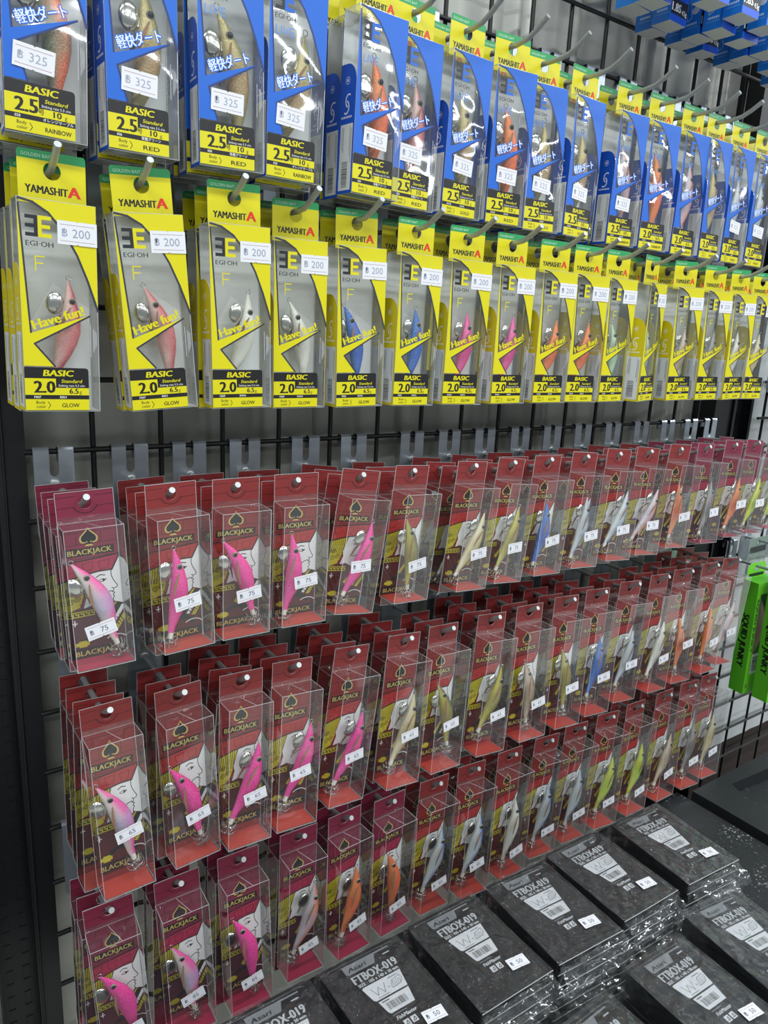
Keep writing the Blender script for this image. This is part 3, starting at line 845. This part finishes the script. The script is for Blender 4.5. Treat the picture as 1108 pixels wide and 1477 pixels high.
ROLL = {'upper': [-1.7, -1.5, -.5, 0, 8, 3.5, 5, 6, 3, 4, 5, 6, 5, 5, 5, 5, 5],
        'middle': [-2.1, -2.3, 1.5, 3, 4.7, 4.5, 3, 4, 1, 3, 3, 4, 4, 3, 3, 5],
        'lower': [-3, -2.5, -1.5, 0, -.7, -1.5, 2, 2, 2, 3, 2, 3, 3, 3, 2, 3]}
DEPTH = {'upper': -.136, 'middle': -.124, 'lower': -.128}
COUNT = {'upper': 4, 'middle': 4, 'lower': 3}
PRC = {'upper': '75', 'middle': '65', 'lower': '85'}
for row in ('upper', 'middle', 'lower'):
    for n, cx in enumerate(XS[row]):
        x = cx * G
        hook(x, row, 'zinc hook carrying the %s, %s from the wide slotted post' % (ROWNAME[row], ORD[n]), 'hooks of the ' + ROWNAME[row])
        yaw = math.radians(RND.uniform(-4, 4)); roll = math.radians(ROLL[row][n]); pitch = math.radians(RND.uniform(-3, 2))
        crimson = int((row == 'upper' and n == 0) or (row == 'lower' and n < 6) or (row == 'upper' and n >= 13))
        y = DEPTH[row] + RND.uniform(-.003, .003)
        for d in range(COUNT[row]):
            yy = y + d * .0318
            if yy > -.030: break
            st = (RND.uniform(-1, 6) if n else -2, (38 if n == 0 else RND.uniform(46, 58)), RND.uniform(-12, -6))
            if row == 'middle': st = (RND.uniform(0, 6), RND.uniform(56, 72), -10)
            if row == 'lower': st = (RND.uniform(0, 5), RND.uniform(38, 54), -12)
            jack_pack(x, n, row, d, yy, LURES[row][n], crimson, PRC[row], (st[0] * .001, st[1] * .001, st[2]),
                      (.060 if row == 'upper' else .074) + RND.uniform(-.004, .004), TILT[row][n] + (RND.uniform(-6, 6) if d else 0), LX[row][n] * .001,
                      yaw + math.radians(RND.uniform(-.5, .5)), roll + math.radians(RND.uniform(-.6, .6) + (3.5 if d and row != 'upper' and n < 3 else 0)), pitch, 1 if TILT[row][n] > 0 else 1)

YNAME = [('F007', 'RRH'), ('F007', 'RRH'), ('F009', 'RWH'), ('F009', 'RWH'), ('F005', 'RWH'), ('F005', 'RWH')] + [('', '')] * 10
YCOUNT = [3, 2, 3, 2, 2, 2, 2, 2, 2, 2, 2, 2, 3, 2, 2, 2]
for n, cx in enumerate(XS['yellow']):
    x = cx * G
    hook(x, 'yellow', 'zinc hook carrying the yellow bait packs, %s from the wide slotted post' % ORD[n], 'hooks of the yellow row')
    yaw = math.radians((0, -2, -2)[n] if n < 3 else 15 if n == 11 else RND.uniform(-4, 4)); roll = math.radians((1, -4, -1)[n] if n < 3 else RND.uniform(-2.0, 1.0))
    for d in range(YCOUNT[n] if n < 3 else 2):
        egi_pack(x, n, 'yellow', d, (-.116 if n < 3 else -.095) + d * .0335 + RND.uniform(-.001, .001), LURES['yellow'][n], ('2.0', '6.5', YNAME[n][0], YNAME[n][1], 'GLOW'), '200',
                 (.0155, .151, 0) if d == 0 else None, .070, TILT['yellow'][n], .004 if n != 4 else -.004, 1.0, yaw, roll + math.radians(RND.uniform(-.8, .8)) * (d > 0), 0)
BNAME = ['RAINBOW', 'RED', 'RED', 'RAINBOW', 'RED', 'RED', 'GOLD', 'RED', 'GOLD', 'GOLD', 'RAINBOW', 'RAINBOW', 'RAINBOW', 'RAINBOW', 'RED', 'RED']
BCODE = [('028', '\u30aa\u30ec\u30f3\u30b8\u30de\u30fc\u30d6\u30eb'), ('006', '\u8ecd\u8266\u30b0\u30ea\u30fc\u30f3')]
BCOUNT = [3, 2, 3, 2, 4, 2, 2, 2, 2, 2, 2, 2, 2, 2, 2, 1]
for n, cx in enumerate(XS['blue']):
    x = cx * G
    hook(x, 'blue', 'zinc hook carrying the blue bait packs, %s from the wide slotted post' % ORD[n], 'hooks of the blue row')
    yaw = math.radians(RND.uniform(-4, 4)); roll = math.radians(RND.uniform(-1.5, 1.5)) if n else math.radians(2)
    c = BCODE[0 if BNAME[n] == 'RAINBOW' else 1] if n < 6 else ('', '')
    BY = -.116 if n < 4 else (-.112 if n == 4 else (-.088 if n < 8 else -.072))
    for d in range(BCOUNT[n] if n < 5 else 2):
        if BY + d * .0335 > -.030: break
        egi_pack(x, n, 'blue', d, BY + d * .0335, LURES['blue'][n], ('2.5' if n < 11 else '2.0', '10' if n < 11 else '6.5', c[0], c[1], BNAME[n]), '325',
                 (-.006 + RND.uniform(-.003, .003), .056, RND.uniform(2, 6)) if n not in (11, 12, 13) or d else None, .082, TILT['blue'][n], .003, 1.24, yaw, roll + math.radians(RND.uniform(-.8, .8)) * (d > 0), math.radians(RND.uniform(-1, 1)))

# ================================================================== small blue packs hanging above, near the narrow post
def small_blue(size):
    w, h, d = 38, 120, 30
    a = Art(0); bl = rgb(32, 122, 208); bd = rgb(16, 84, 214)
    p = []
    a.y0 = -.030
    a.rect(-19, 19, 0, 120, bd, 0); a.rect(-19, 19, 9, 28, K_BLACK, 1)
    a.text('1.8S', -17, 13, 10, K_WHITE, 2, w=20, bold=.03); a.text('4.5g', 6, 12, 6, K_WHITE, 2, w=11, bold=.02)
    a.rect(-19, 19, 60, 63, rgb(210, 220, 230), 1)
    for sgn in (-1, 1):
        a.xf = Matrix.Translation((sgn * .019, 0 if sgn < 0 else -.030, 0)) @ Matrix(((0, -sgn, 0, 0), (sgn, 0, 0, 0), (0, 0, 1, 0), (0, 0, 0, 1)))
        a.y0 = 0
        a.rect(0, 30, 0, 120, bl, 0)
        [a.rect(7 + i * 2.9, 9.2 + i * 2.9, 14, 17, rgb(190, 215, 235), 1) for i in range(6)]; a.rect(5, 26, 10.4, 11, rgb(150, 190, 225), 1)
        a.disc(20, 32, 6.4, rgb(206, 212, 216), 1, rz=5)
        a.stroke([(8, 20), (5, 30), (8, 46), (12, 50), (12, 36), (15, 24), (8, 20)], .8, rgb(190, 215, 235), 1)
    a.xf = Matrix.Identity(4)
    a.face([(-.019, 0, 0), (.019, 0, 0), (.019, -.030, 0), (-.019, -.030, 0)], rgb(206, 210, 212))
    a.face([(-.019, 0, .120), (-.019, -.030, .120), (.019, -.030, .120), (.019, 0, .120)], bl)
    a.face([(-.019, 0, 0), (-.019, 0, .120), (.019, 0, .120), (.019, 0, 0)], bl)
    return a.build('carton', M_PRINT)
def small_header():
    a = Art(-.0006)
    a.slab([(-19, 119), (19, 119), (19, 150), (-19, 150)], rgb(24, 110, 196), .5, [arc(0, 141, 5.5, 5.5, 0, 342, 19)])
    return a.build('hang_tab', M_PRINT)
SB, SH = small_blue(0), small_header()
k = 0
for n, cx in enumerate([6.42, 7.45, 8.40, 9.15, 10.10, 11.05, 12.0]):
    x = cx * G
    hook(x, 'top', 'zinc hook of the small blue packs, %s from the first such hook' % ORD[n] if n else 'zinc hook of the small blue packs, closest to the wide post', 'hooks of the small blue packs')
    for d in range(4):
        if (n * 2 + d) % 5 == 3: continue
        t = thing('lure_carton', 'small blue carton with 1.8S print, %s deep on %s small-pack hook' % (ORD[d], ORD[n]), 'carton', 'small blue cartons above the blue bait packs')
        place(t, hang(x, 'top', -.128 + d * .0325, .141, .0055, 0, math.radians(RND.uniform(-4, 4)), math.radians(RND.uniform(-2, 2)), 0))
        t.location.z += 0
        link('carton', SB, t); link('hang_tab', SH, t)

# ================================================================== green packs in the next bay
def green_pack():
    a = Art(-.034); g1 = rgb(110, 205, 44); g2 = rgb(92, 190, 40)
    W = 36
    a.poly([(-W, 0), (W, 0), (W, 250), (-W, 250)], g1, 0, [[(-W + 12, 45), (W - 6, 45), (W - 6, 225), (-W + 12, 225)]])
    a.rect(-W + 13, W - 7, 44, 90, rgb(228, 230, 228), 1)
    a.barcode(-20, 10, 50, 84, K_BLACK, 2, vert=True, seed=9)
    a.text('SQUID JUNKY', -W + 3, 215, 6.6, K_BLACK, 1, w=120, rot=-90, bold=.03)
    a.text('3.', -W + 4, 14, 8, K_BLACK, 1, w=7, bold=.03)
    a.xf = Matrix.Translation((-.036, 0, 0)) @ Matrix(((0, 1, 0, 0), (-1, 0, 0, 0), (0, 0, 1, 0), (0, 0, 0, 1)))
    a.y0 = 0
    a.rect(0, 34, 0, 250, g2, 0)
    a.text('SQUID JUNKY', 10, 178, 14, K_BLACK, 1, w=118, rot=-90, bold=.04, shear=.1)
    a.xf = Matrix.Identity(4)
    a.face([(.036, 0, 0), (.036, 0, .25), (.036, -.034, .25), (.036, -.034, 0)][::-1], g2)
    a.face([(-.036, 0, 0), (.036, 0, 0), (.036, -.034, 0), (-.036, -.034, 0)], g2)
    a.face([(-.036, 0, .25), (-.036, -.034, .25), (.036, -.034, .25), (.036, 0, .25)], g2)
    a.face([(-.036, 0, 0), (-.036, 0, .25), (.036, 0, .25), (.036, 0, 0)], g1)
    return a.build('carton', M_PRINT)
def green_tab():
    a = Art(-.0006); a.slab([(-30, 249), (30, 249), (30, 272), (22, 282), (-22, 282), (-30, 272)], rgb(120, 214, 50), .6, [arc(0, 270, 7, 7, 0, 342, 19)])
    a.rect(-24, 24, 252, 259, K_BLACK, 1)
    return a.build('hang_tab', M_PRINT)
GP, GT = green_pack(), green_tab()
b = MB(); b.face([(-.024, -.0335, .045), (.030, -.0335, .045), (.030, -.0335, .225), (-.024, -.0335, .225)])
GW = b.build('window', M_FILM, False)
ROWS['bay'] = (-3.55, 0.0)
ROWS['bay_up'] = (2, 0.0); ROWS['bay_mid'] = (-3, 0.0)
t = hook(1.085, 'bay', 'zinc hook carrying the green squid packs', None)
for d in range(2):
    t = thing('green_lure_pack', 'lime green pack with black vertical lettering, %s its hook' % ('front of' if d == 0 else 'rear of'), 'lure pack', 'green packs in the next bay')
    place(t, hang(1.085, 'bay', -.118 + d * .052, .270, .007, 0, math.radians(-6), math.radians(-2), 0))
    link('carton', GP, t); link('hang_tab', GT, t); link('window', GW, t)
    o = add_lure(t, 'salmon', .002, -.017, .14, 0, 1.6, False)

# grey blister packs glimpsed past the narrow post
def blister():
    a = Art(-.0006)
    a.slab([(-38, 0), (38, 0), (38, 170), (-38, 170)], rgb(120, 140, 128), .6, [arc(0, 160, 6, 6, 0, 342, 19)])
    a.rect(-34, 34, 136, 150, rgb(40, 44, 46), 1); a.rect(-30, 30, 40, 120, rgb(176, 190, 182), 1)
    return a.build('backing_card', M_PRINT)
BL = blister(); BLB = clear_box(.070, .130, .024, -.0008)
for n, (x, row) in enumerate(((1.135, 'bay_up'), (1.24, 'bay_up'), (1.135, 'bay_mid'), (1.24, 'bay_mid'))):
    hook(x, row, 'zinc hook carrying grey green blister packs behind the lime jigs, %s of four' % ORD[n], 'hooks in the next bay')
    t = thing('blister_pack', 'grey green blister pack in the bay past the narrow post, %s of four' % ORD[n], 'blister pack', 'blister packs in the next bay')
    place(t, hang(x, row, -.035, .160, .006, 0, 0.03, 0, 0))
    link('backing_card', BL, t); link('clear_box', BLB, t)

# ================================================================== tackle boxes in plastic wrap
FW, FD, FH = .105, .140, .030
def rounded(w, d, r, n=4):
    return arc(w / 2 - r, d / 2 - r, r, r, 0, 90, n) + arc(-w / 2 + r, d / 2 - r, r, r, 90, 180, n) + arc(-w / 2 + r, -d / 2 + r, r, r, 180, 270, n) + arc(w / 2 - r, -d / 2 + r, r, r, 270, 360, n)
def loft(b, loops, cap=True):
    n = len(loops[0][0]); vs = []
    for pts, z in loops: vs += [(p[0], p[1], z) for p in pts]
    fs = [(i * n + k, i * n + (k + 1) % n, (i + 1) * n + (k + 1) % n, (i + 1) * n + k) for i in range(len(loops) - 1) for k in range(n)]
    b.mesh(vs, fs, smooth=False)
    if cap:
        b.mesh([(p[0], p[1], loops[-1][1]) for p in loops[-1][0]], [tuple(range(n))]); b.mesh([(p[0], p[1], loops[0][1]) for p in loops[0][0]][::-1], [tuple(range(n))])
def ft_body():
    b = MB(); R = lambda g: rounded(FW - .003 - g, FD - .003 - g, .006)
    loft(b, [(R(.004), .0005), (R(.0), .002), (R(0), .0185), (R(-.001), .0190)])
    return b.build('box_body', M_CASE, False)
def ft_lid():
    b = MB(); R = lambda g: rounded(FW - .002 - g, FD - .002 - g, .006)
    loft(b, [(R(0), .0196), (R(0), .0278), (R(.0016), .0290), (R(.010), .0292), (R(.0115), .0286)])
    for x in (-.03, .03): b.box(x - .008, x + .008, -FD / 2 - .0005, -FD / 2 + .004, .010, .024)
    return b.build('lid', M_CASE, False)
def ft_label():
    """flat print; x across the box, z here runs towards the wall (mm)"""
    a = Art(0); K = rgb(18, 18, 21); S = rgb(178, 182, 186); W = rgb(206, 208, 212); E = rgb(120, 124, 128)
    a.slab([(-27, 58), (-27, 46), (-25, 44), (-14, -42), (-11, -45), (12, -45), (15, -42), (35, 50), (35, 56), (33, 58)], K, .15)
    a.poly([(-27, 60), (-27, 49), (-24, 47), (10, 47), (15, 58), (36, 58), (36, 60)], E, 1)
    a.text('Asari', -23, 50, 5.6, K, 2, w=23, shear=.25, bold=.03)
    a.rect(24, 33, 51.5, 53, S, 2)
    a.text('FTBOX-019', -24.5, 33, 10.4, S, 2, w=57, bold=.028)
    a.text('SIZE : 105 x 140 x 30 mm', -23, 27.4, 3.8, W, 2, w=52, bold=.02)
    a.poly([(-22, 24), (-20, 25.5), (29, 25.5), (24.5, 4), (-16, 4), (-18.5, 6)], W, 2)
    a.stroke([(-14, 20), (-10, 9), (-5.5, 18), (-1, 9), (3.5, 20)], .55, K, 3)
    a.text('x', 4.6, 11.5, 3, K, 3)
    a.stroke([(9, 12), (13, 18), (24, 20), (24.5, 15), (20, 10), (9, 9), (9, 12)], .5, K, 3)
    for i in range(5): a.stroke([(11 + i * 2.4, 10), (13 + i * 2.2, 17)], .4, K, 3)
    a.rect(10, 22, 21.6, 22.6, rgb(110, 112, 116), 3); a.rect(-12, 2, 5.6, 6.4, rgb(110, 112, 116), 3)
    a.poly([(-15.5, 2), (24, 2), (20, -16), (-11, -16), (-13, -13)], W, 2)
    a.rect(-12, -3, -1, .2, rgb(60, 60, 64), 3)
    a.barcode(-10, 15, -12, -3, K, 3, seed=3)
    a.rect(-11, 6, -19.5, -18.5, E, 2); a.text('FishMaster', -9.5, -26, 4.2, W, 2, w=25, shear=.25, bold=.02)
    for i in range(2):
        a.poly([(-6 + i * 9, -37), (-6 + i * 9, -29.4), (1 + i * 9, -29.4), (1 + i * 9, -37)], W, 2)
        a.stroke([(-4 + i * 9, -35.4), (-1.4 + i * 9, -31), (-.6 + i * 9, -35), (-4 + i * 9, -35.4)], .8, K, 3)
    return a.build('paper_label', M_PRINT)
def ft_wrap(seed):
    r = random.Random(seed); b = MB(); n = 12
    def P(u, v, w):
        return (u, v, w)
    ex, ey = FW / 2 + .0012, FD / 2 + .0012
    def sheet(fn, nu, nv, amp):
        g = [[fn(i / nu, j / nv) for j in range(nv + 1)] for i in range(nu + 1)]
        vs = []
        for i in range(nu + 1):
            for j in range(nv + 1):
                p, nrm = g[i][j]; k = amp * r.uniform(-.3, 1.0)
                vs.append(tuple(p[q] + nrm[q] * k for q in range(3)))
        b.mesh(vs, [(i * (nv + 1) + j, (i + 1) * (nv + 1) + j, (i + 1) * (nv + 1) + j + 1, i * (nv + 1) + j + 1) for i in range(nu) for j in range(nv)], smooth=False)
    H = FH + .0004
    sheet(lambda u, v: ((-ex + 2 * ex * u, -ey + 2 * ey * v, H), (0, 0, 1)), 9, 11, .0009)
    sheet(lambda u, v: ((-ex + 2 * ex * u, -ey, H * v), (0, -1, 0)), 14, 5, .0035)
    sheet(lambda u, v: ((ex - 2 * ex * u, ey, H * v), (0, 1, 0)), 10, 4, .002)
    sheet(lambda u, v: ((-ex, ey - 2 * ey * u, H * v), (-1, 0, 0)), 12, 4, .0015)
    sheet(lambda u, v: ((ex, -ey + 2 * ey * u, H * v), (1, 0, 0)), 12, 4, .0015)
    # loose gathered tails of the bag at the front
    sheet(lambda u, v: ((-ex + 2 * ex * u, -ey - .022 * v, H * .75 - .016 * v * v), (0, -.3, 1)), 16, 4, .0065)
    for p, q in (((-ex, -ey, H), (ex, -ey, H)), ((-ex, -ey, H * .5), (ex, -ey, H * .45))):  # whitish strips paint the bright line along the wrap's front edges
        b.tube([p, tuple(p[i] * .5 + q[i] * .5 + r.uniform(-.0008, .0008) for i in range(3)), q], .0005, 4, mi=1, smooth=False)
    return b.build('plastic_wrap', [M_WRAP, M_EDGE], False)
FB, FL, FP = ft_body(), ft_lid(), ft_label()
WR = [ft_wrap(s) for s in (1, 2, 3)]
def tackle_box(x, y, z, yaw, label, group, top, seed, tilt=(0, 0)):
    t = thing('tackle_box', label, 'tackle box', group, (x, y, z), (math.radians(tilt[0]), math.radians(tilt[1]), math.radians(yaw)))
    link('box_body', FB, t); link('lid', FL, t)
    link('plastic_wrap', WR[seed % 3], t)
    if top:
        o = link('paper_label', FP, t); o.rotation_euler = (-PI / 2, 0, 0); o.location = (.0, 0, .0295)
        s = link('price_sticker', PRICE['50'], t); s.rotation_euler = (-PI / 2, 0, math.radians(-6)); s.location = (.026, -.042, .0304 + .0016)
    return t
TZ = -.683
stacks = [(.4740, -.325, 4, -4, 'behind'), (.3420, -.318, 4, -1, 'behind'), (.2250, -.322, 4, -3, 'behind'), (.1030, -.320, 4, 0, 'behind'), (-.0200, -.322, 4, 0, 'behind'), (-.137, -.322, 4, 1, 'behind')]
for s, (x, y, cnt, yaw, _) in enumerate(stacks):
    for k in range(cnt):
        top = k == cnt - 1
        tackle_box(x + RND.uniform(-.002, .002) * (not top), y + RND.uniform(-.002, .002) * (not top), TZ + .0005 + k * .0322, yaw,
                   'black wrapped tackle box, %s of %s stack from crate, row by hanging jigs' % ('top' if top else ORD[k] + ' up', ORD[s]),
                   'wrapped tackle boxes by the hanging jigs', top, s + k)
front = [(.4300, -.478, 3, -7), (.2980, -.492, 3, -2), (.155, -.502, 3, 2)]
for s, (x, y, cnt, yaw) in enumerate(front):
    for k in range(cnt):
        top = k == cnt - 1
        tackle_box(x, y, TZ + .0005 + k * .0375, yaw, 'black wrapped tackle box, %s of %s stack from the crate, outer row' % ('top' if top else ORD[k] + ' up', ORD[s]),
                   'wrapped tackle boxes of the outer row', top, s + k + 1)
